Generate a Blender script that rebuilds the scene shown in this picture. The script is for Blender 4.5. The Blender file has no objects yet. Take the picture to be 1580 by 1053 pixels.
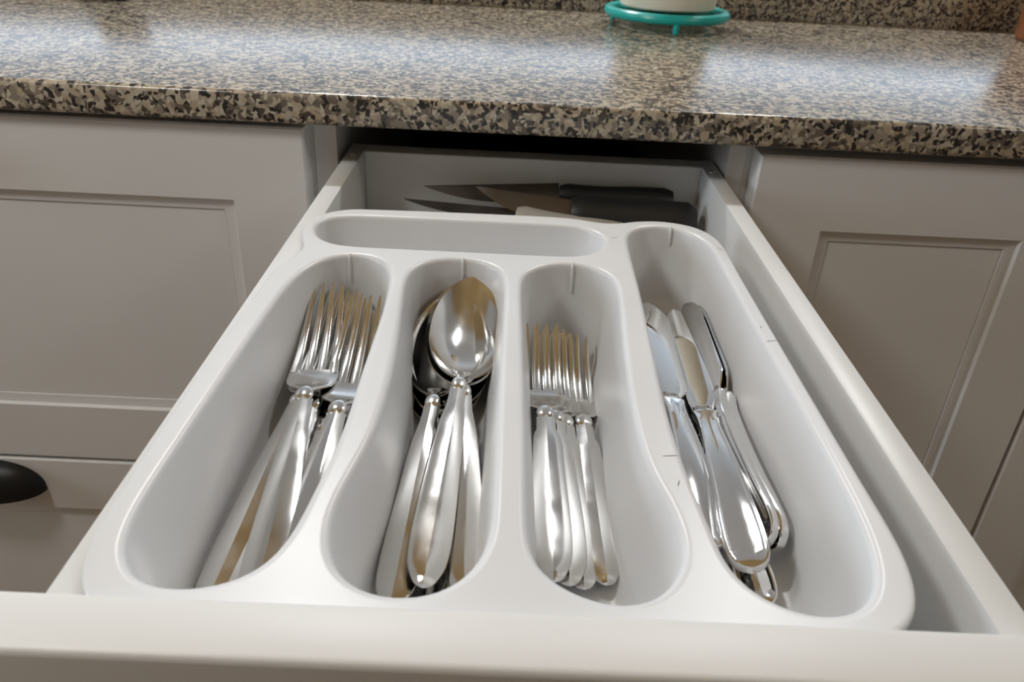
import bpy, bmesh, math, random
from mathutils import Vector, Matrix
random.seed(4)
SC = bpy.context.scene
COL = SC.collection
Z0 = 0.80                      # height of the drawer's top edge above the floor; z below is measured from it
PI = math.pi

# ------------------------------------------------------------------ camera
f_px, pitch, roll, yaw = 1240.0, math.radians(29.25), math.radians(2.97), math.radians(0.62)
fw = Vector((math.sin(yaw)*math.cos(pitch), math.cos(yaw)*math.cos(pitch), -math.sin(pitch)))
rt = Vector((math.cos(yaw), -math.sin(yaw), 0))
up = rt.cross(fw)
R = math.cos(roll)*rt + math.sin(roll)*up
U = -math.sin(roll)*rt + math.cos(roll)*up
cd = bpy.data.cameras.new('camera'); cam = bpy.data.objects.new('camera', cd); COL.objects.link(cam)
cam.matrix_world = Matrix(((R.x, U.x, -fw.x, 0), (R.y, U.y, -fw.y, 0), (R.z, U.z, -fw.z, Z0+0.175), (0, 0, 0, 1)))
cd.sensor_fit = 'HORIZONTAL'; cd.sensor_width = 36; cd.lens = 36*f_px/1580
cd.clip_start = 0.01; cd.clip_end = 50
cd.dof.use_dof = True; cd.dof.focus_distance = 0.40; cd.dof.aperture_fstop = 20
SC.camera = cam

# ------------------------------------------------------------------ world, lights, exposure
W = bpy.data.worlds.new('world'); SC.world = W; W.use_nodes = True
bg = W.node_tree.nodes['Background']
bg.inputs[0].default_value = (0.62, 0.78, 1.0, 1); bg.inputs[1].default_value = 1.0
SC.view_settings.view_transform = 'Standard'; SC.view_settings.look = 'None'
SC.view_settings.exposure = -0.12; SC.view_settings.gamma = 1; SC.view_settings.use_curve_mapping = False

def area(name, loc, rot, size, power, col, disk=False):
    l = bpy.data.lights.new(name, 'AREA'); l.energy = power; l.color = col
    if disk: l.shape = 'DISK'; l.size = size
    else: l.shape = 'RECTANGLE'; l.size, l.size_y = size
    o = bpy.data.objects.new(name, l); COL.objects.link(o); o.location = loc; o.rotation_euler = rot
    return o
WARM = (1, .95, .88); NEUT = (.97, .985, 1); COOL = (.77, .88, 1)
area('far_window_light', (0, 4.38, 1.65), (PI/2, 0, PI), (7.7, 1.4), 46, COOL)     # daylight through the far window
area('side_window_light', (-4.0, -0.12, 1.6), (PI/2, 0, -PI/2), (.9, 1.2), 46, COOL)
LAMPS = [(-.55, 1.75, 2.435, NEUT, 19), (.75, 1.75, 2.435, NEUT, 16)]
for i, (x, y, z, c, p) in enumerate(LAMPS):
    area('ceiling_lamp_light', (x, y, z-.012), (0, 0, 0), .17, p, c, True)
PENDANTS = [(-.60, .15, 1.48, 34), (.95, .15, 1.55, 20)]          # x, y, z of the globe, its brightness

# ------------------------------------------------------------------ materials
def mat(name, col=(.8, .8, .8), rough=.5, metal=0.0, spec=.5, coat=0.0):
    m = bpy.data.materials.new(name); m.use_nodes = True
    b = m.node_tree.nodes['Principled BSDF']
    b.inputs['Base Color'].default_value = (*col, 1); b.inputs['Roughness'].default_value = rough
    b.inputs['Metallic'].default_value = metal; b.inputs['Specular IOR Level'].default_value = spec
    b.inputs['Coat Weight'].default_value = coat
    return m
def nodes(m): return m.node_tree.nodes, m.node_tree.links, m.node_tree.nodes['Principled BSDF']
def noise(m, scale, detail=3, coord='Object', stretch=None):
    N, L, b = nodes(m)
    tc = N.new('ShaderNodeTexCoord'); n = N.new('ShaderNodeTexNoise')
    n.inputs['Scale'].default_value = scale; n.inputs['Detail'].default_value = detail
    if stretch:
        mp = N.new('ShaderNodeMapping'); mp.inputs['Scale'].default_value = stretch
        L.new(tc.outputs[coord], mp.inputs['Vector']); L.new(mp.outputs[0], n.inputs['Vector'])
    else: L.new(tc.outputs[coord], n.inputs['Vector'])
    return n
def vary_color(m, scale, c1, c2, lo=.35, hi=.65, stretch=None, detail=3):
    N, L, b = nodes(m); n = noise(m, scale, detail, stretch=stretch)
    r = N.new('ShaderNodeValToRGB'); r.color_ramp.elements[0].position = lo; r.color_ramp.elements[1].position = hi
    r.color_ramp.elements[0].color = (*c1, 1); r.color_ramp.elements[1].color = (*c2, 1)
    L.new(n.outputs['Fac'], r.inputs[0]); L.new(r.outputs[0], b.inputs['Base Color']); return m
def vary_rough(m, scale, a, z, stretch=None):
    N, L, b = nodes(m); n = noise(m, scale, 4, stretch=stretch)
    r = N.new('ShaderNodeMapRange'); r.inputs[1].default_value = .35; r.inputs[2].default_value = .65
    r.inputs[3].default_value = a; r.inputs[4].default_value = z
    L.new(n.outputs['Fac'], r.inputs[0]); L.new(r.outputs[0], b.inputs['Roughness']); return m
def bump(m, scale, strength, dist=.0005, stretch=None):
    N, L, b = nodes(m); n = noise(m, scale, 3, stretch=stretch); bp = N.new('ShaderNodeBump')
    bp.inputs['Strength'].default_value = strength; bp.inputs['Distance'].default_value = dist
    L.new(n.outputs['Fac'], bp.inputs['Height']); L.new(bp.outputs[0], b.inputs['Normal']); return m

M_PAINT = bump(vary_color(mat('cabinet_paint', rough=.42), 6, (.75, .74, .72), (.78, .77, .75)), 160, .06)
M_MELA = vary_color(mat('white_melamine', rough=.38), 9, (.73, .73, .72), (.76, .76, .75))
M_PLAST = bump(vary_color(mat('white_plastic', rough=.33), 14, (.71, .715, .72), (.74, .745, .75)), 45, .05)
M_STEEL = bump(vary_rough(mat('polished_steel', (.70, .69, .67), .13, 1), 60, .08, .18), 40, .012, .0004)
M_KNIFE = vary_rough(mat('mirror_steel', (.82, .82, .82), .06, 1), 50, .03, .1)
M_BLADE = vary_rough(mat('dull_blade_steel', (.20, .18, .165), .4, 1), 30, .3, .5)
M_BLACKP = mat('black_plastic', (.018, .018, .018), .42)
M_BEIGE = mat('beige_plastic', (.5, .47, .42), .5)
M_BRONZE = vary_rough(mat('black_iron', (.012, .012, .012), .4, .3), 40, .3, .5)
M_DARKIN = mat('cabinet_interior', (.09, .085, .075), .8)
M_TEAL = mat('teal_enamel', (.015, .46, .42), .3)
M_PAPER = bump(vary_color(mat('paper_towel', rough=.9), 40, (.74, .68, .56), (.80, .74, .62)), 220, .5, .001)
M_CARD = mat('cardboard_core', (.35, .26, .17), .9)
M_WALL = vary_color(mat('wall_paint', rough=.8), 3, (.72, .71, .69), (.76, .75, .73))
M_CEIL = vary_color(mat('ceiling_paint', rough=.9), 3, (.78, .77, .75), (.81, .80, .78))
M_SOFFIT = vary_color(mat('soffit_wood', rough=.6), 5, (.56, .38, .15), (.66, .47, .22), stretch=(1, 14, 1))
M_FLOOR = vary_color(mat('floor_wood', rough=.45), 4, (.22, .15, .09), (.32, .23, .15), stretch=(12, 1, 1))
M_GLASS = mat('lamp_glass', (1, 1, 1), .4)
N, L, b = nodes(M_GLASS); b.inputs['Emission Color'].default_value = (1, .88, .68, 1); b.inputs['Emission Strength'].default_value = 6
M_SCREW = mat('zinc_screw', (.8, .8, .78), .35, 1)
M_TERRA = mat('brown_stoneware', (.30, .11, .04), .4)

def granite():
    m = mat('speckled_granite', rough=.25, spec=.6); N, L, b = nodes(m)
    tc = N.new('ShaderNodeTexCoord')
    wob = N.new('ShaderNodeTexNoise'); wob.inputs['Scale'].default_value = 130; wob.inputs['Detail'].default_value = 3
    L.new(tc.outputs['Object'], wob.inputs['Vector'])
    sub = N.new('ShaderNodeVectorMath'); sub.operation = 'SUBTRACT'; sub.inputs[1].default_value = (.5, .5, .5)
    L.new(wob.outputs['Color'], sub.inputs[0])
    sc = N.new('ShaderNodeVectorMath'); sc.operation = 'SCALE'; sc.inputs['Scale'].default_value = .007
    L.new(sub.outputs[0], sc.inputs[0])
    add = N.new('ShaderNodeVectorMath'); L.new(tc.outputs['Object'], add.inputs[0]); L.new(sc.outputs[0], add.inputs[1])
    def vor(scale):
        v = N.new('ShaderNodeTexVoronoi'); v.inputs['Scale'].default_value = scale; L.new(add.outputs[0], v.inputs['Vector'])
        s = N.new('ShaderNodeSeparateColor'); L.new(v.outputs['Color'], s.inputs[0]); return s
    def ramp(src, stops):
        r = N.new('ShaderNodeValToRGB'); r.color_ramp.interpolation = 'CONSTANT'; e = r.color_ramp.elements
        while len(e) > 1: e.remove(e[0])
        e[0].position = 0; e[0].color = (*stops[0][1], 1)
        for p, c in stops[1:]:
            k = e.new(p); k.color = (*c, 1)
        L.new(src, r.inputs[0]); return r
    v1 = vor(240); v2 = vor(400)
    base = ramp(v1.outputs[0], [(0, (.44, .36, .25)), (.20, (.26, .22, .17)), (.38, (.48, .42, .32)), (.52, (.16, .13, .10)), (.68, (.34, .295, .23)), (.82, (.085, .07, .058))])
    dark = ramp(v2.outputs[1], [(0, (0, 0, 0)), (.84, (1, 1, 1))])
    lite = ramp(v2.outputs[2], [(0, (0, 0, 0)), (.86, (1, 1, 1))])
    big = N.new('ShaderNodeTexNoise'); big.inputs['Scale'].default_value = 55; big.inputs['Detail'].default_value = 2
    L.new(tc.outputs['Object'], big.inputs['Vector'])
    clus = N.new('ShaderNodeMapRange'); clus.inputs[1].default_value = .60; clus.inputs[2].default_value = .66
    L.new(big.outputs['Fac'], clus.inputs[0])
    v3 = ramp(vor(290).outputs[0], [(0, (0, 0, 0)), (.40, (1, 1, 1))])
    mul = N.new('ShaderNodeMath'); mul.operation = 'MULTIPLY'; L.new(clus.outputs[0], mul.inputs[0]); L.new(v3.outputs[0], mul.inputs[1])
    mx = N.new('ShaderNodeMath'); mx.operation = 'MAXIMUM'; L.new(mul.outputs[0], mx.inputs[0]); L.new(dark.outputs[0], mx.inputs[1])
    def mix(fac, a, col):
        k = N.new('ShaderNodeMix'); k.data_type = 'RGBA'; L.new(fac, k.inputs[0]); L.new(a, k.inputs[6]); k.inputs[7].default_value = (*col, 1); return k
    m1 = mix(lite.outputs[0], base.outputs[0], (.56, .50, .39))
    m2 = mix(mx.outputs[0], m1.outputs[2], (.028, .025, .024))
    L.new(m2.outputs[2], b.inputs['Base Color'])
    return m
M_GRAN = granite()

# ------------------------------------------------------------------ helpers
def link_mesh(name, me, m, parent=None, loc=None):
    o = bpy.data.objects.new(name, me); COL.objects.link(o)
    me.materials.append(m)
    if parent is not None: o.parent = parent
    if loc is not None: o.location = loc
    return o
def finish(me, angle=35):
    for p in me.polygons: p.use_smooth = True
    me.set_sharp_from_angle(angle=math.radians(angle))
def obj(name, bm, m, parent=None, loc=None, angle=35):
    bmesh.ops.recalc_face_normals(bm, faces=bm.faces[:])
    me = bpy.data.meshes.new(name); bm.to_mesh(me); bm.free(); finish(me, angle)
    return link_mesh(name, me, m, parent, loc)
def box_bm(x0, x1, y0, y1, z0, z1, bev=.0, seg=2, bm=None):
    nb = bmesh.new()
    r = bmesh.ops.create_cube(nb, size=1)
    for v in nb.verts:
        v.co = Vector(((x0+x1)/2+v.co.x*(x1-x0), (y0+y1)/2+v.co.y*(y1-y0), (z0+z1)/2+v.co.z*(z1-z0)))
    if bev: bmesh.ops.bevel(nb, geom=nb.edges[:], offset=bev, segments=seg, affect='EDGES', profile=.5)
    if bm is None: return nb
    me = bpy.data.meshes.new('t'); nb.to_mesh(me); nb.free(); bm.from_mesh(me); bpy.data.meshes.remove(me); return bm
def loft(sections, cap=True, bm=None, closed=True):
    bm = bm or bmesh.new()
    rings = [[bm.verts.new(p) for p in s] for s in sections]
    for a, c in zip(rings, rings[1:]):
        n = len(a)
        for i in range(n if closed else n-1):
            j = (i+1) % n
            bm.faces.new((a[i], a[j], c[j], c[i]))
    if cap:
        bm.faces.new(rings[0][::-1]); bm.faces.new(rings[-1])
    return bm
def lathe(prof, n=40, bm=None, cap=False):
    bm = bm or bmesh.new()
    rings = [[bm.verts.new((r*math.cos(2*PI*i/n), r*math.sin(2*PI*i/n), z)) for i in range(n)] for r, z in prof]
    for a, c in zip(rings, rings[1:]):
        for i in range(n): bm.faces.new((a[i], a[(i+1) % n], c[(i+1) % n], c[i]))
    if cap: bm.faces.new(rings[0][::-1]); bm.faces.new(rings[-1])
    return bm
def tube(pts, r, n=10, closed=False, bm=None):
    bm = bm or bmesh.new(); P = [Vector(p) for p in pts]; k = len(P); rings = []
    for i, p in enumerate(P):
        t = (P[(i+1) % k]-P[i-1]) if closed else (P[min(i+1, k-1)]-P[max(i-1, 0)])
        t.normalize(); a = t.cross(Vector((0, 0, 1)))
        if a.length < 1e-4: a = Vector((1, 0, 0))
        a.normalize(); c = a.cross(t)
        rings.append([bm.verts.new(p+r*(math.cos(2*PI*j/n)*a+math.sin(2*PI*j/n)*c)) for j in range(n)])
    for i in range(k if closed else k-1):
        a, c = rings[i], rings[(i+1) % k]
        for j in range(n): bm.faces.new((a[j], a[(j+1) % n], c[(j+1) % n], c[j]))
    if not closed: bm.faces.new(rings[0][::-1]); bm.faces.new(rings[-1])
    return bm
def tag(o, label, cat, group=None):
    o['label'] = label; o['category'] = cat
    if group: o['group'] = group
    return o
def thing(name, loc, label, cat, group=None):
    o = bpy.data.objects.new(name, None); COL.objects.link(o); o.empty_display_size = .02
    o.location = (loc[0], loc[1], loc[2]+Z0)
    return tag(o, label, cat, group)
def struct(o):
    o['kind'] = 'structure'; return o
def copy_tree(o, parent=None):
    c = o.copy(); COL.objects.link(c)
    if parent is not None: c.parent = parent
    for ch in list(o.children): copy_tree(ch, c)
    return c
def smooth_curve(pts, n):
    """closed Catmull-Rom resampled to n evenly spaced points"""
    P = [Vector((x, y)) for x, y in pts]; k = len(P); fine = []
    for i in range(k):
        p0, p1, p2, p3 = P[i-1], P[i], P[(i+1) % k], P[(i+2) % k]
        for s in range(16):
            t = s/16
            fine.append(.5*((2*p1)+(p2-p0)*t+(2*p0-5*p1+4*p2-p3)*t*t+(3*p1-p0-3*p2+p3)*t**3))
    cum = [0.]
    for i in range(len(fine)): cum.append(cum[-1]+(fine[(i+1) % len(fine)]-fine[i]).length)
    out = []; j = 0
    for i in range(n):
        d = cum[-1]*i/n
        while cum[j+1] < d: j += 1
        t = (d-cum[j])/max(cum[j+1]-cum[j], 1e-9)
        out.append(fine[j].lerp(fine[(j+1) % len(fine)], t))
    for _ in range(3):
        out = [(out[i-1]+2*out[i]+out[(i+1) % n])/4 for i in range(n)]
    a = sum(out[i].x*out[(i+1) % n].y-out[(i+1) % n].x*out[i].y for i in range(n))
    return out if a > 0 else out[::-1]            # counter-clockwise
def offset_curve(c, d):
    """move a ccw outline inwards by d"""
    n = len(c); out = []
    for i in range(n):
        t = (c[(i+1) % n]-c[i-1]).normalized()
        out.append(c[i]+d*Vector((-t.y, t.x)))
    return out
def relax(c, k):
    n = len(c)
    for _ in range(k): c = [(c[i-1]+2*c[i]+c[(i+1) % n])/4 for i in range(n)]
    return c

# ------------------------------------------------------------------ the room
def plane_box(name, x0, x1, y0, y1, z0, z1, m):
    return struct(obj(name, box_bm(x0, x1, y0, y1, z0, z1), m))
plane_box('floor', -4.1, 4.1, -2.5, 4.5, -.1, 0, M_FLOOR)
plane_box('ceiling', -4.1, 4.1, -2.5, 4.5, 2.45, 2.55, M_CEIL)
plane_box('trim_1', -4.1, 4.1, -2.5, 1.3, 2.35, 2.45, M_SOFFIT)
plane_box('wall_right', 4.1, 4.2, -2.5, 4.5, 0, 2.55, M_WALL)
plane_box('wall_front', -4.1, 4.1, -2.6, -2.5, 0, 2.55, M_FLOOR)
def holed_wall(name, horiz, a0, a1, h0, h1, t0, t1):
    """wall with a window opening a0..a1 x h0..h1; horiz True: wall spans x"""
    bm = bmesh.new(); lo, hi = (-4.1, 4.1) if horiz else (-2.5, 4.5)
    for p0, p1, q0, q1 in ((lo, a0, 0, 2.55), (a1, hi, 0, 2.55), (a0, a1, 0, h0), (a0, a1, h1, 2.55)):
        if horiz: box_bm(p0, p1, t0, t1, q0, q1, bm=bm)
        else: box_bm(t0, t1, p0, p1, q0, q1, bm=bm)
    return struct(obj(name, bm, M_WALL))
holed_wall('wall_back', True, -3.9, 3.9, .92, 2.38, 4.5, 4.6)
holed_wall('wall_left', False, -.62, .38, .95, 2.25, -4.2, -4.1)
def window(name, horiz, a0, a1, h0, h1, t, n):
    w = struct(bpy.data.objects.new(name, None)); COL.objects.link(w)
    bm = bmesh.new()
    def bar(p0, p1, q0, q1):
        if horiz: box_bm(p0, p1, t, t+.05, q0, q1, .004, 1, bm)
        else: box_bm(t-.05, t, p0, p1, q0, q1, .004, 1, bm)
    bar(a0, a1, h0, h0+.05); bar(a0, a1, h1-.05, h1); bar(a0, a0+.05, h0, h1); bar(a1-.05, a1, h0, h1)
    for i in range(1, n):
        x = a0+(a1-a0)*i/n; bar(x-.02, x+.02, h0, h1)
    obj('window_frame', bm, M_CEIL, w); return w
window('window_1', True, -3.9, 3.9, .92, 2.38, 4.52, 4)
window('window_2', False, -.62, .38, .95, 2.25, -4.12, 2)
for i, (x, y, z, c, p) in enumerate(LAMPS):
    t = thing('ceiling_lamp', (x, y, z-Z0), ['white recessed ceiling lamp over the far side, left one', 'white recessed ceiling lamp over the far side, right one'][i], 'lamp')
    obj('lamp_ring', lathe([(.088, .014), (.088, -.004), (.108, -.006), (.112, 0), (.112, .014)], 32), M_CEIL, t)
    obj('lamp_disc', lathe([(.0, .004), (.087, .004), (.087, .008), (0, .008)], 32), M_GLASS, t)

for i, (x, y, z, e) in enumerate(PENDANTS):
    t = thing('pendant_lamp', (x, y, z-Z0), ['white globe pendant lamp hanging left above the open drawer', 'dimmer white globe pendant lamp hanging right above the worktop'][i], 'lamp')
    gm = mat('globe_glass', (1, .9, .75), .4); gb = gm.node_tree.nodes['Principled BSDF']
    gb.inputs['Emission Color'].default_value = (.985, .985, .98, 1); gb.inputs['Emission Strength'].default_value = e
    obj('globe', lathe([(.09*math.sin(PI*k/16), -.09*math.cos(PI*k/16)) for k in range(0, 17)], 28), gm, t)
    obj('cord', lathe([(.003, .088), (.003, 2.35-z)], 8), M_BLACKP, t)
    obj('canopy', lathe([(0, 2.33-z), (.05, 2.33-z), (.055, 2.35-z)], 24), M_CEIL, t)

# ------------------------------------------------------------------ granite worktop and upstand
ct = obj('countertop', box_bm(-1.3, 1.3, .547, 1.066, .0292, .0508, .0035, 3), M_GRAN, loc=(0, 0, Z0))
tag(ct, 'polished speckled beige and black granite countertop above the open drawer', 'countertop')
bs = obj('backsplash', box_bm(-1.3, 1.3, 1.0665, 1.092, .030, .112, .003, 2), M_GRAN, loc=(0, 0, Z0))
tag(bs, 'low upright granite backsplash strip along the rear of the countertop', 'backsplash')

# ------------------------------------------------------------------ cabinets
def shaker(x0, x1, z0, z1, rail, yf=.555, yb=.5745, depth=.005, bevel=.0088):
    """frame with a bevelled recess; the flat panel is a separate part"""
    bm = bmesh.new()
    def ring(i, y): return [bm.verts.new(p) for p in ((x0+i, y, z0+i), (x1-i, y, z0+i), (x1-i, y, z1-i), (x0+i, y, z1-i))]
    rs = [ring(0, yb), ring(0, yf+.0015), ring(.0015, yf), ring(rail, yf), ring(rail+.0012, yf+.003), ring(rail+bevel, yf+depth-.001), ring(rail+bevel+.0006, yf+depth+.002), ring(rail+bevel+.0006, yb)]
    for a, c in zip(rs, rs[1:]+rs[:1]):
        for i in range(4): bm.faces.new((a[i], a[(i+1) % 4], c[(i+1) % 4], c[i]))
    i = rail+bevel+.0006
    return bm, box_bm(x0+i, x1-i, yf+depth, yb, z0+i, z1-i)
def cup_pull(parent, x, z, yf=.555):
    bm = bmesh.new(); a, h, d, n = .051, .030, .0245, 20
    def shell(s):
        rows = []
        for i in range(9):
            th = PI/2*i/8                                   # from the lip (0) up to the fixing edge
            row = []
            for j in range(n+1):
                ph = PI*j/n
                row.append(bm.verts.new((x+s*a*math.cos(ph), yf-s*d*math.sin(ph)*math.cos(th)-.0003, z+s*h*math.sin(ph)**.8*math.sin(th)-(.002*(math.cos(th))))))
            rows.append(row)
        return rows
    A = shell(1); B = shell(.93)
    for rows in (A, B):
        for r0, r1 in zip(rows, rows[1:]):
            for j in range(n): bm.faces.new((r0[j], r0[j+1], r1[j+1], r1[j]))
    for j in range(n): bm.faces.new((A[0][j], A[0][j+1], B[0][j+1], B[0][j]))
    bmesh.ops.remove_doubles(bm, verts=bm.verts[:], dist=1e-5)
    return obj('cup_pull', bm, M_BRONZE, parent, angle=60)

cl = thing('base_cabinet', (0, 0, 0), 'white base cabinet left of the open drawer with stacked panelled drawers and black cup pull', 'cabinet')
bm = box_bm(-.775, -.1445, .576, 1.03, -.70, .0288)
box_bm(-.775, -.1445, .63, 1.03, -.80, -.70, bm=bm)
obj('body', bm, M_PAINT, cl)
for z0, z1 in ((-.2730, .0250), (-.70, -.2757)):
    fr, pn = shaker(-.757, -.1462, z0, z1, .0545)
    d = obj('drawer_front', fr, M_PAINT, cl, angle=20); obj('panel', pn, M_PAINT, d)
    cup_pull(d, -.4515, -.307 if z1 < 0 else -.006)

cr = thing('base_cabinet', (0, 0, 0), 'white base cabinet right of the open drawer with one recessed panel door', 'cabinet')
bm = box_bm(.1685, .62, .576, 1.03, -.70, .0288)
box_bm(.1685, .62, .63, 1.03, -.80, -.70, bm=bm)
obj('body', bm, M_PAINT, cr)
fr, pn = shaker(.173, .430, -.695, .0222, .0540)
d = obj('door', fr, M_PAINT, cr, angle=20); obj('panel', pn, M_PAINT, d)
fr, pn = shaker(.433, .615, -.695, .0222, .0540)
d = obj('door', fr, M_PAINT, cr, angle=20); obj('panel', pn, M_PAINT, d)

cm = thing('drawer_cabinet', (0, 0, 0), 'white middle base cabinet whose shallow cutlery drawer is pulled wide open', 'cabinet')
OL, OR = -.1279, .1560
bm = box_bm(-.1440, OL, .5752, 1.03, -.70, .0288)
box_bm(OR, .1682, .5752, 1.03, -.70, .0288, bm=bm)
obj('body', bm, M_PAINT, cm)
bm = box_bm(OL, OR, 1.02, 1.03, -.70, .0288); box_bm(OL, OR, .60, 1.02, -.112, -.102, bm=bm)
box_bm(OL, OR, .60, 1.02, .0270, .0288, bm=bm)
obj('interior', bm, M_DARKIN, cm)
obj('rail', box_bm(OL, OR, .5752, .595, -.135, -.100), M_PAINT, cm)
fr, pn = shaker(-.142, .167, -.695, -.125, .054)
d = obj('door', fr, M_PAINT, cm, angle=20); obj('panel', pn, M_PAINT, d)

# the open drawer: sides, back, bottom and front
SL0, SL1, SR0, SR1 = -.1237, -.1118, .1425, .1540
DB = -.0470                                                # top of the drawer's bottom board
dr = obj('drawer', box_bm(SL1, SR0, .150, .594, DB-.006, DB), M_MELA, cm); dr['label'] = 'white pulled-out drawer holding the cutlery tray'
obj('side_panel', box_bm(SL0, SL1, .150, .612, -.078, 0, .0008, 2), M_MELA, dr)
obj('side_panel', box_bm(SR0, SR1, .150, .612, -.078, 0, .0008, 2), M_MELA, dr)
obj('back_panel', box_bm(SL1, SR0, .594, .612, -.078, -.0004, .0006, 1), M_MELA, dr)
obj('drawer_front', box_bm(-.1462, .1715, .1305, .1500, -.118, .0100, .0022, 3), M_PAINT, dr)
for x, y in ((-.1178, .583), (.1482, .583)):
    s = obj('screw', lathe([(0, .0012), (.0014, .0012), (.0023, .0004), (.0023, -.002), (0, -.002)], 14), M_SCREW, dr, (x, y, 0))

# ------------------------------------------------------------------ the cutlery tray
A = [(-83.9,394.4),(-71.9,393.2),(-64.0,387),(-59.2,377.3),(-57.0,365.5),(-55.5,340.1),(-55.1,312.4),(-55.2,280.1),(-55.0,263.5),(-54.9,239.5),(-55.7,221.3),(-57.5,203.3),(-59.5,184.7),(-63.1,171.6),(-68.8,164.0),(-75.8,159.7),(-83.8,157.7),(-91.3,157.3),(-99.8,159.8),(-105.9,165.5),(-110.0,173.2),(-112.3,184.1),(-113.0,199.2),(-112.6,224.1),(-111.8,263.8),(-110.7,300.0),(-109.0,342.8),(-107.0,360.6),(-103.1,375.7),(-95.2,389.2)]
B = [(-52.3,362.2),(-50.6,377.2),(-45.1,388.5),(-35.6,394.1),(-23.9,395.5),(-12.6,393.0),(-4.5,386.3),(-0.5,375.3),(0.7,356.1),(0.6,293.6),(0.5,243.8),(0.6,212.0),(0.5,190),(-1.2,178.6),(-4.8,170.0),(-11.4,162.3),(-20.5,158.2),(-30.3,157.8),(-39.0,160.6),(-46.2,166.8),(-51.2,177.0),(-52.8,189.4),(-52.2,201.7),(-49.5,218.9),(-47.2,236.4),(-46.6,264.3),(-48.3,307.1)]
C = [(5.7,368.6),(10.5,384.0),(21.4,393.6),(36.3,396.0),(49.0,391.2),(55.8,379.3),(57.3,361.5),(54.4,311.3),(52.6,268.7),(52.6,240.5),(54.3,220.5),(57.9,205.2),(59.6,191.9),(58.6,178.9),(54.2,168.7),(47.2,161.4),(38.7,158.3),(29.2,159.2),(18.8,164.3),(11.7,171.6),(8.5,181.2),(7.7,198.4),(7.3,244.4),(6.2,311.2)]
D = [(66.2,430.4),(70.6,447.1),(81.5,457.0),(97.4,457.2),(109.5,448.3),(116.1,431.3),(117.6,406.5),(118.2,336.5),(119.3,283.8),(119.7,235.1),(119.3,203.0),(117.4,184.3),(113.9,171.9),(108.6,163.5),(100.8,158.4),(91.5,157.3),(82.3,159.6),(74.9,164.7),(69.7,171.8),(67.0,181.4),(66.0,192.8),(64.6,206.2),(62.8,228.6),(62.1,261.3),(63.1,301.6),(64.9,361.7)]
E_ = [(-112.0,427.5),(-111.4,438.7),(-105.7,446.7),(-92.4,451.1),(-60.9,452.1),(-27.7,452.2),(5.1,452.3),(27.1,452.0),(41.3,450.2),(51.2,444.2),(55.8,434.4),(55.4,422.6),(49.6,411.6),(39.4,404.8),(25.5,402.8),(5.4,402.8),(-28.6,402.8),(-54.7,402.8),(-84.5,403.2),(-97.5,406.3),(-106.9,414.5)]
O = [(-104.5,151.8),(-112.0,157.0),(-116.8,166.0),(-118.9,178.0),(-119.6,192.4),(-120.2,220.9),(-119.9,267.4),(-119.4,305.1),(-118.7,350.0),(-117.3,371.3),(-112.3,386.7),(-110.4,396.0),(-111.0,404.5),(-114.7,415.7),(-117.3,426.8),(-116.3,440.3),(-111.3,450.6),(-102.6,458.0),(-92.4,461.5),(-62.3,463.0),(-28.6,463.8),(7.5,464.1),(27.5,464.0),(41.0,462.4),(50.9,458.6),(60.0,457.4),(68.0,459.4),(78.0,463.6),(90.5,465.3),(103.1,462.8),(113.6,455.9),(120.5,443.4),(122.9,424.4),(123.0,385.6),(123.6,331.8),(124.4,275),(125.2,225.4),(125.8,192.0),(124.2,175.1),(119.7,162.2),(112.6,154.8),(104,151.8),(60,151.3),(0,151.3),(-60,151.3)]
RIM = .0032; DEPTH = .0480
tray_bm = bmesh.new()
def mm(c): return [(x/1000, y/1000) for x, y in c]
rim_edges = []
def add_ring(curve, z):
    return [tray_bm.verts.new((p.x, p.y, z)) for p in curve]
def skin(rings):
    for a, c in zip(rings, rings[1:]):
        n = len(a)
        for i in range(n): tray_bm.faces.new((a[i], a[(i+1) % n], c[(i+1) % n], c[i]))
def ring_edges(r):
    return [tray_bm.edges.get((r[i], r[(i+1) % len(r)])) or tray_bm.edges.new((r[i], r[(i+1) % len(r)])) for i in range(len(r))]
for crv, n in ((A, 150), (B, 150), (C, 150), (D, 170), (E_, 140)):
    c = smooth_curve(mm(crv), n)
    # profile: (inset, depth) - rim flat, rounded lip, drafted wall, rounded foot, floor
    prof = [(-.0013, 0), (-.0008, 0)]
    for i in range(1, 7):
        a = math.radians(80)*i/6; prof.append((-.0008+.0030*math.sin(a), -.0030*(1-math.cos(a))))
    x, z = prof[-1]; dr_ = math.tan(math.radians(9)); fr_ = .0085
    zb = -DEPTH+fr_*(1-math.sin(math.radians(9)))
    for k in (1, 2, 3, 4): prof.append((x+(z-(z+(zb-z)*k/4))*dr_, z+(zb-z)*k/4))
    x2, z2 = prof[-1]
    for i in range(1, 8):
        a = math.radians(9)+math.radians(81)*i/7
        prof.append((x2+fr_*(math.cos(math.radians(9))-math.cos(a)), z2-fr_*(math.sin(a)-math.sin(math.radians(9)))))
    rings = []; prev = 0
    for ins, zz in prof:
        cc = relax(offset_curve(c, ins), int(max(0, ins)*900))
        rings.append(add_ring(cc, RIM+zz))
    skin(rings); rim_edges += ring_edges(rings[0])
    fl = bmesh.ops.triangle_fill(tray_bm, edges=ring_edges(rings[-1]), use_beauty=True, normal=(0, 0, 1))
oc = smooth_curve(mm(O), 320)
rings = []
for ins, zz in [(.0022, 0), (.0014, 0), (.0008, -.00012), (.0004, -.0004), (.0001, -.0009), (0, -.0016), (0, -.0027)]:
    rings.append(add_ring(offset_curve(oc, ins), RIM+zz))
skin(rings); rim_edges += ring_edges(rings[0])
bmesh.ops.triangle_fill(tray_bm, edges=rim_edges, use_beauty=True, normal=(0, 0, 1))
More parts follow.
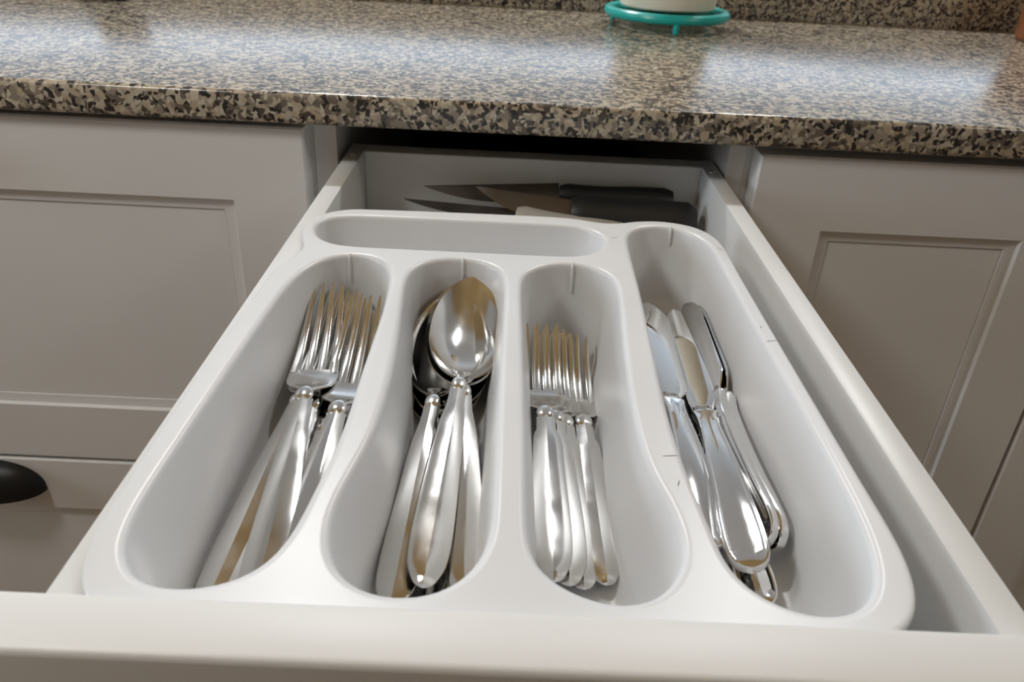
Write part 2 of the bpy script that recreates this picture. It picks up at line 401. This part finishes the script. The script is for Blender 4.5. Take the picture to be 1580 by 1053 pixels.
bmesh.ops.recalc_face_normals(tray_bm, faces=tray_bm.faces[:])
up_ = [f for f in tray_bm.faces if abs(f.normal.z) > .99 and f.calc_center_median().z > 0]
if up_ and sum(f.normal.z for f in up_) < 0: bmesh.ops.reverse_faces(tray_bm, faces=tray_bm.faces[:])
me = bpy.data.meshes.new('cutlery_tray'); tray_bm.to_mesh(me); tray_bm.free()
for p in me.polygons: p.use_smooth = True
tray = link_mesh('cutlery_tray', me, M_PLAST, None, (0, 0, Z0))
so = tray.modifiers.new('thickness', 'SOLIDIFY'); so.thickness = .0013; so.offset = -1; so.use_even_offset = False
tag(tray, 'white plastic five-compartment cutlery tray filling the open drawer', 'cutlery tray')
for x, y, ln in ((-84.0, 393.6, .014), (-24, 394.6, .017), (34.5, 395.2, .015), (96.5, 455.8, .010)):
    x, y = x/1000, y/1000-.0003
    r = tube([(x, y+.0002, RIM-.0004), (x, y-.0010, RIM-.0010), (x, y-.0021, RIM-.0030), (x, y-.0021-.158*(ln*.6-.003), RIM-ln*.6), (x, y-.0021-.158*(ln-.003), RIM-ln)], .00075, 8)
    obj('moulding_rib', r, M_PLAST, tray)

M_SCUFF = mat('scuff', (.10, .09, .08), .8)
for x, y, ang, ln in ((60.5, 229, 5, 6), (61.0, 214, 70, 4), (120.6, 318, 10, 6), (118.9, 331, 60, 2.5), (119.6, 425, 110, 6), (113.3, 449, 130, 3), (61.0, 434.5, 0, 5)):
    ca, sa = math.cos(math.radians(ang)), math.sin(math.radians(ang))
    pts = [(x+ca*u*ln/2-sa*v, y+sa*u*ln/2+ca*v) for u, v in ((-1, 0), (-.4, -.22), (.3, -.1), (1, .02), (.4, .2), (-.3, .12))]
    bm = bmesh.new()
    lo = [bm.verts.new((a/1000, c/1000, RIM+.00002)) for a, c in pts]; hi = [bm.verts.new((a/1000, c/1000, RIM+.00008)) for a, c in pts]
    bm.faces.new(hi); bm.faces.new(lo[::-1])
    for i in range(6): bm.faces.new((lo[i], lo[(i+1) % 6], hi[(i+1) % 6], hi[i]))
    obj('scuff_mark', bm, M_SCUFF, tray)

# ------------------------------------------------------------------ flatware
def interp(tab, s):
    for (a, u), (c, v) in zip(tab, tab[1:]):
        if s <= c:
            t = (s-a)/(c-a); t = max(0, min(1, t)); t = t*t*(3-2*t) if False else t
            return u+(v-u)*t
    return tab[-1][1]
def smooth_tab(tab):
    """Catmull-Rom through a table of (s, value)"""
    def fn(s):
        k = 0
        while k < len(tab)-2 and s > tab[k+1][0]: k += 1
        p0, p1, p2, p3 = tab[max(k-1, 0)], tab[k], tab[k+1], tab[min(k+2, len(tab)-1)]
        h = p2[0]-p1[0]; t = max(0, min(1, (s-p1[0])/h))
        m1 = (p2[1]-p0[1])/max(p2[0]-p0[0], 1e-9)*h; m2 = (p3[1]-p1[1])/max(p3[0]-p1[0], 1e-9)*h
        return (2*t**3-3*t*t+1)*p1[1]+(t**3-2*t*t+t)*m1+(-2*t**3+3*t*t)*p2[1]+(t**3-t*t)*m2
    return fn
def ridge_handle(s1, zc, wmax, wneck):
    """faceted handle from its rounded end (s=0) to the collar (s=s1); two facets meet in a ridge. millimetres"""
    w = smooth_tab([(0, .35), (.6, 2.0), (2, 3.6), (5, 5.2), (10, wmax*.90), (19, wmax), (32, wmax*.99), (55, wmax*.87), (80, wmax*.72), (s1-10, wneck*1.06), (s1, wneck)])
    secs = []
    ss = [0, .6, 1.3, 2, 3.4, 5, 7.5, 10, 14, 19, 25, 32]+[32+(s1-32)*i/14 for i in range(1, 15)]
    for s in ss:
        ww = max(w(s), .3); k = min(1, ww/4.5); z = zc(s)
        top = 2.3*k
        P = [(-ww, -.35*k), (-ww*.97, .15*k), (-ww*.88, .45*k), (-ww*.45, .45*k+(top-.45*k)*.58), (-.01, top), (ww*.45, .45*k+(top-.45*k)*.58), (ww*.88, .45*k), (ww*.97, .15*k), (ww, -.35*k), (ww*.6, -.9*k), (0, -1.05*k), (-ww*.6, -.9*k)]
        secs.append([(x/1000, s/1000, (z+y)/1000) for x, y in P])
    return loft(secs)
def lens_section(w, t, z, s, n=14, x=0, sq=.75):
    out = []
    for i in range(n):
        a = 2*PI*i/n+PI
        cx, cy = math.cos(a), math.sin(a)
        out.append(((x+w*math.copysign(abs(cx)**sq, cx))/1000, s/1000, (z+t*math.copysign(abs(cy)**sq, cy))/1000))
    return out
def flat_section(w, t, z, s, x=0):
    r = min(w*.35, t*.8)
    P = [(-w, 0), (-w, t-r), (-w+r*.35, t-r*.3), (-w+r, t), (0, t*1.02), (w-r, t), (w-r*.35, t-r*.3), (w, t-r), (w, 0), (w, -t+r), (w-r, -t), (-w+r, -t), (-w, -t+r)]
    return [((x+a)/1000, s/1000, (z+c)/1000) for a, c in P]
def bead_bm(s, z, w, l, h):
    secs = []
    for i in range(9):
        a = -PI/2+PI*i/8; k = max(math.cos(a), .05)
        secs.append(lens_section(w*k*(1.0-.12*math.sin(a)), h*k, z+.2, s+l*math.sin(a), 16, 0, .95))
    return loft(secs)
def make_fork(L, tine, hw, conv, hmax):
    """dinner or dessert fork, lying along +y, tines up"""
    root = thing('fork', (0, 0, 0), '', 'fork')
    s1 = L-tine-28.5; sr = L-tine
    zc = smooth_tab([(0, 0), (s1*.3, 1.6), (s1*.7, 4.0), (s1, 5.2), (s1+8, 3.8), (s1+17, .6), (sr, -1.0), (sr+tine*.35, .7), (sr+tine*.7, 5.6), (L, 12.8)])
    obj('handle', ridge_handle(s1, zc, hmax, 4.2), M_STEEL, root, angle=9)
    obj('collar', bead_bm(s1+3.2, zc(s1)+.6, 4.1, 5.9, 1.55), M_STEEL, root, angle=60)
    w = smooth_tab([(s1+4, 2.2), (s1+8, 2.9), (s1+11, 5.0), (s1+14, 8.4), (s1+17.5, hw*.92), (s1+22, hw), (sr, hw*.995), (sr+1.2, hw*.99)])
    secs = [lens_section(w(s), .95+.5*max(0, 1-(s-s1-4)/10), zc(s), s, 22, 0, .55) for s in [s1+4+i*(sr+1.2-s1-4)/20 for i in range(21)]]
    head = obj('head', loft(secs), M_STEEL, root, angle=50)
    tw = hw*2*.198; pitch_ = (2*hw*.985-tw)/3
    for k in range(4):
        xk = (k-1.5)*pitch_
        secs = []
        for i in range(17):
            t = i/16; s = sr-1.0+(tine+1.0)*t
            if t > .97: s = L-.4
            half = tw/2*(1-.52*t**1.1) if t < .93 else tw/2*.48*(1-(t-.93)/.07*.55)
            secs.append(flat_section(half, .92-.32*t, zc(s), s, xk*(1-conv*t)))
        obj('tine', loft(secs), M_STEEL, head, angle=50)
    root['_tip'] = (0, L/1000, zc(L)/1000)
    return root
def make_spoon(L, bl, bw, depth):
    root = thing('spoon', (0, 0, 0), '', 'spoon')
    s1 = L-bl-14; yc = L-bl/2
    zc = smooth_tab([(0, 0), (s1*.3, 2.0), (s1*.7, 5.4), (s1, 7.4), (s1+8, 6.6), (s1+15, 4.2), (s1+19, 3.2)])
    obj('handle', ridge_handle(s1, zc, 7.7, 3.6), M_STEEL, root, angle=9)
    obj('collar', bead_bm(s1+2.6, zc(s1)+.5, 3.5, 5.4, 1.5), M_STEEL, root, angle=60)
    secs = [lens_section(2.0+max(0, (s-s1-10))*.42, 1.1, zc(s), s, 14, 0, .7) for s in [s1+3+i for i in range(0, 15)]]
    obj('neck', loft(secs), M_STEEL, root, angle=60)
    bm = bmesh.new(); nr, nt = 14, 56
    rimz = lambda y: 3.2+11*max(0, (y-(L-bl))/bl)**1.1
    def pt(r, th, off):
        cx, cy = math.sin(th), math.cos(th)
        x = bw/2*cx*(1-.07*cy)*r; y = yc+bl/2*cy*r
        prof = 1-r**2.3
        z = rimz(y)-depth*prof
        sl = off*(1 if off else 0)
        return Vector((x*(1+(-off)*.012), y, z+off))/1000
    def grid(off):
        c = bm.verts.new(pt(0, 0, off)); rows = []
        for i in range(1, nr+1):
            r = math.sin(PI/2*i/nr)
            rows.append([bm.verts.new(pt(r, 2*PI*j/nt, off)) for j in range(nt)])
        for j in range(nt): bm.faces.new((c, rows[0][j], rows[0][(j+1) % nt]))
        for a, d in zip(rows, rows[1:]):
            for j in range(nt): bm.faces.new((a[j], d[j], d[(j+1) % nt], a[(j+1) % nt]))
        return rows[-1]
    a = grid(0); d = grid(-1.25)
    for j in range(nt): bm.faces.new((a[j], d[j], d[(j+1) % nt], a[(j+1) % nt]))
    obj('bowl', bm, M_STEEL, root, angle=50)
    root['_tip'] = (0, L/1000, rimz(L)/1000)
    return root
def make_knife(L, blade, wb):
    """table knife lying along +y; wide smooth handle with a raised border"""
    root = thing('knife', (0, 0, 0), '', 'knife'); s1 = L-blade-6
    w = smooth_tab([(0, .8), (.7, 3.0), (2, 5.0), (4.5, 6.9), (9, 8.1), (18, 8.3), (35, 7.5), (60, 6.0), (s1-12, 4.6), (s1-4, 4.9), (s1, 5.6)])
    th = smooth_tab([(0, 1.5), (3, 1.9), (20, 2.3), (60, 2.8), (s1-8, 3.0), (s1, 3.0)])
    secs = []
    for s in [0, .7, 1.4, 2.2, 3.3, 4.5, 6.5, 9, 13, 18, 26]+[26+(s1-26)*i/14 for i in range(1, 15)]:
        ww, t = w(s), th(s); k = min(1, max(0, (s-3)/4))*min(1, max(0, (s1-4-s)/8)); dp = .75*k
        top = [(-ww, 0), (-ww*.99, t*.55), (-ww*.93, t*.93), (-ww*.84, t), (-ww*.76, t-.15*k), (-ww*.68, t-dp), (-ww*.3, t-dp*.35), (0, t-dp*.2), (ww*.3, t-dp*.35), (ww*.68, t-dp), (ww*.76, t-.15*k), (ww*.84, t), (ww*.93, t*.93), (ww*.99, t*.55)]
        P = top+[(ww, 0)]+[(-x, -y) for x, y in top[1:]]
        zb_ = 2.6*math.sin(PI*s/s1)
        secs.append([(x/1000, s/1000, (y+zb_)/1000) for x, y in P])
    obj('handle', loft(secs), M_KNIFE, root, angle=40)
    secs = [lens_section(wd, t, 0, s1-.5+ds, 18, 0, .8) for ds, wd, t in ((0, 5.5, 3.0), (1.5, 6.1, 3.1), (3, 5.4, 2.8), (4.5, 4.6, 2.1), (7.5, 4.6, 1.5))]
    obj('bolster', loft(secs), M_KNIFE, root, angle=50)
    s0 = L-blade-1.5; secs = []
    for i in range(25):
        t = i/24; s = s0+(L-s0)*(1-(1-t)**1.6)
        u = (s-s0)/(L-s0)
        right = 4.6+(wb*.55-4.6)*min(1, u/.12)**.7 if u < .12 else wb*.55*(1+.06*u)
        left = 4.6+(wb*.42-4.6)*min(1, u/.2)
        e = max(0, (u-.74)/.26); k = math.sqrt(max(0, 1-e**2.2)); k = max(k, .04)
        xl, xr = -left*k-(1-k)*-1.0, right*(k*.9+.1*k*k)
        c, h = (xl+xr)/2, (xr-xl)/2
        secs.append(lens_section(max(h, .25), 1.0-.35*u, 0, s, 16, c, .9))
    obj('blade', loft(secs), M_KNIFE, root, angle=50)
    root['_tip'] = (0, L/1000, 0)
    return root
def place(o, tip, end, rollang=0.0):
    """tip and end in millimetres; the tip is exact, the handle lies along the line to the end"""
    T = Vector(tip)/1000; E = Vector(end)/1000; v = Vector(o['_tip'])
    d = (T-E).normalized(); X = d.cross(Vector((0, 0, 1))).normalized(); Zx = X.cross(d)
    R1 = Matrix((X, d, Zx)).transposed()
    Rm = R1 @ Matrix.Rotation(math.radians(rollang), 3, 'Y') @ Matrix.Rotation(-math.atan2(v.z, v.y), 3, 'X')
    loc = T-Rm @ v; loc.z += Z0
    o.matrix_world = Matrix.Translation(loc) @ Rm.to_4x4()
def lay(proto, rows, group):
    for i, (tip, end, ra, label) in enumerate(rows):
        o = proto if i == 0 else copy_tree(proto)
        place(o, tip, end, ra); o['label'] = label; o['group'] = group

lay(make_fork(200, 61, 11.4, .20, 8.0), [
    ((-93, 379, -8), (-77.5, 186, -33), 0, 'large steel dinner fork on top of the left pile, its four tines leftmost'),
    ((-72, 372, -10), (-68, 182, -34), 4, 'large steel dinner fork on the right of the left pile, against the compartment wall'),
    ((-86, 383, -13.5), (-95, 189, -38.5), -4, 'large steel dinner fork in the left pile whose handle fans out furthest left'),
    ((-82, 384, -18), (-86.5, 187, -38), 0, 'large steel dinner fork whose brownish handle shows just left of the top dinner fork'),
    ((-75, 369, -17), (-74.5, 177, -41.5), 3, 'large steel dinner fork lying underneath the right-hand dinner fork'),
    ], 'large dinner forks in the left compartment')
lay(make_fork(162, 43, 9.9, .04, 7.7), [
    ((18.8, 364, -18), (21.0, 196, -34), 0, 'small steel fork on top of the middle-right pile, leftmost of four'),
    ((22.8, 366, -21.5), (27, 199, -37.5), 0, 'small steel fork second from left, mostly covered by the top small fork'),
    ((26.8, 368, -25), (32.5, 202, -41), 2, 'small steel fork third from left in the small fork pile'),
    ((35.8, 371, -27), (41, 202, -41.5), 6, 'small steel fork rightmost and lowest, its collar set apart from the others'),
    ], 'small forks in the middle-right compartment')
lay(make_spoon(196, 77, 37.5, 8), [
    ((-15.6, 391, -6), (-24.0, 194, -33), 8, 'large steel spoon on top of the spoon pile, bowl open and furthest back'),
    ((-23.5, 390, -9.0), (-9.5, 196, -36), -3, 'large steel spoon second from top, its handle rightmost of the pile'),
    ((-27.5, 385, -13.0), (-34.0, 190, -37), -3, 'large steel spoon whose bluish handle lies leftmost of the spoon pile'),
    ((-28.5, 381, -16.5), (-14.5, 196, -39), 0, 'steel spoon low in the pile, brownish handle end right of centre'),
    ((-29.5, 377.5, -20), (-18.0, 193, -41), 0, 'steel spoon nearly at the bottom, brownish handle end in the centre'),
    ((-30.5, 374, -23), (-21.5, 191, -42.5), 0, 'lowest steel spoon of the pile, only its bowl edge and handle end showing'),
    ], 'large spoons in the middle-left compartment')
lay(make_knife(198, 98, 20.5), [((80.5, 417, -29), (78, 222, -30), 8, 'polished steel table knife leftmost, its broad blade against the compartment wall')], 'table knives in the right compartment')
lay(make_knife(213, 108, 17.5), [((96.5, 418, -33.5), (89.5, 204, -26.5), -8, 'polished steel table knife on top with its wide rounded handle nearest the viewer')], 'table knives in the right compartment')
lay(make_knife(192, 90, 17.5), [
    ((102.5, 417, -30), (101.5, 222, -32.5), -62, 'polished steel table knife standing on edge just right of the top knife'),
    ((106.5, 417, -32), (106, 222, -34), -70, 'polished steel table knife standing on edge, rightmost of the knives'),
    ((84.5, 394, -41), (95.5, 200, -42), 0, 'polished steel table knife underneath the others, only its handle end sticking out nearest the front'),
    ], 'table knives in the right compartment')

# ------------------------------------------------------------------ kitchen knives at the back of the drawer
def kitchen_knife(label, tip, heel, hend, hr, bh, tilt, hm):
    """blade along -x from its heel to the tip, handle to the right. metres, drawer frame"""
    t = thing('kitchen_knife', heel, label, 'knife', 'kitchen knives at the back of the drawer')
    Hl = Vector(heel); a = Vector(tip)-Hl; ln = a.length; a.normalize()
    upv = Vector((0, math.sin(tilt), math.cos(tilt))); upv = (upv-a*upv.dot(a)).normalized(); nv = a.cross(upv)
    secs = []
    for i in range(13):
        s = i/12; h = bh*(1-max(0, (s-.45)/.55)**1.8*.97); th = .0011*(1-.6*s)
        c = a*(ln*s)
        secs.append([c+upv*(bh/2)+nv*th, c+upv*(bh/2)-nv*th, c+upv*(bh/2-h)-nv*.0001, c+upv*(bh/2-h)+nv*.0001])
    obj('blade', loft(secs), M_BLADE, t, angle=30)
    b_ = Vector(hend)-Hl; hl = b_.length; b_.normalize(); u2 = (upv-b_*upv.dot(b_)).normalized(); n2 = b_.cross(u2)
    secs = []
    for i in range(15):
        s = i/14; e = 1 if .04 < s < .96 else .72
        k = hr*(1.0-.14*math.sin(PI*min(1, s*1.5)))*e*(1+.12*s)
        secs.append([b_*(hl*s)+u2*(k*math.copysign(abs(math.sin(q))**.8, math.sin(q)))+n2*(k*.72*math.copysign(abs(math.cos(q))**.8, math.cos(q))) for q in [2*PI*j/16 for j in range(16)]])
    obj('handle', loft(secs), hm, t, angle=50)
    return t
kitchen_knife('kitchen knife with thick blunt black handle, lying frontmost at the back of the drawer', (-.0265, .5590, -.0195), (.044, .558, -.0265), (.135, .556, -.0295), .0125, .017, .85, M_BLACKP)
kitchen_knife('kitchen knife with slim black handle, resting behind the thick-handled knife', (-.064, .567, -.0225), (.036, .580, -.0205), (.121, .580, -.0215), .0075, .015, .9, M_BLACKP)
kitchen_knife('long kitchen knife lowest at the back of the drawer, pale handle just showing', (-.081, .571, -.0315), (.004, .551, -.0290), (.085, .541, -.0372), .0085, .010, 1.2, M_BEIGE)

# ------------------------------------------------------------------ things on the worktop
CTZ = .0508
h = thing('paper_towel_holder', (.1625, .957, CTZ), 'teal round wire paper towel holder standing at the back of the granite countertop', 'paper towel holder')
RR = .0640
bm = tube([(RR*math.cos(2*PI*i/56), RR*math.sin(2*PI*i/56), .0145) for i in range(56)], .0052, 10, True)
obj('base_ring', bm, M_TEAL, h)
for k in range(3):
    a = -PI/2+.02+2*PI*k/3
    obj('foot', lathe([(0, 0), (.0026, .0006), (.0033, .004), (.0036, .0125), (0, .0125)], 12), M_TEAL, h, (RR*math.cos(a), RR*math.sin(a), 0))
for k in range(3):
    a = .4+PI*k/3
    obj('spoke', tube([(RR*math.cos(a), RR*math.sin(a), .0145), (0, 0, .0145), (-RR*math.cos(a), -RR*math.sin(a), .0145)], .0022, 8), M_TEAL, h)
obj('rod', lathe([(0, .012), (.004, .012), (.004, .322), (.0085, .326), (.0095, .333), (.006, .341), (0, .343)], 16), M_TEAL, h)
rl = thing('paper_towel_roll', (.1625, .957, CTZ+.0195), 'cream white paper towel roll on the teal holder', 'paper towel')
obj('paper', lathe([(.021, .001), (.0505, .001), (.0520, .0025), (.0520, .276), (.0505, .278), (.021, .278), (.021, .001)], 64), M_PAPER, rl, angle=30)
obj('core', lathe([(.0195, 0), (.0208, 0), (.0208, .279), (.0195, .279), (.0195, 0)], 40), M_CARD, rl)
k = thing('countertop_appliance', (-.455, .955, CTZ), 'black countertop appliance base at the top left corner of the picture', 'appliance')
obj('base', box_bm(-.027, .027, -.024, .036, .004, .022, .004, 3), M_BLACKP, k)
obj('body', box_bm(-.024, .024, -.004, .034, .021, .075, .008, 3), M_BLACKP, k)
for x in (-.018, .018): obj('foot', lathe([(0, 0), (.006, 0), (.007, .005), (0, .005)], 14), M_BLACKP, k, (x, -.012, 0))
k = thing('canister', (.622, .985, CTZ), 'reddish brown canister cut off by the right edge at the back of the countertop', 'canister')
obj('body', lathe([(0, 0), (.044, 0), (.047, .004), (.048, .10), (.044, .128), (0, .128)], 40), M_TERRA, k, angle=40)
obj('lid', lathe([(0, .128), (.046, .128), (.047, .136), (.03, .142), (.008, .144), (.010, .154), (0, .157)], 40), M_TERRA, k, angle=40)
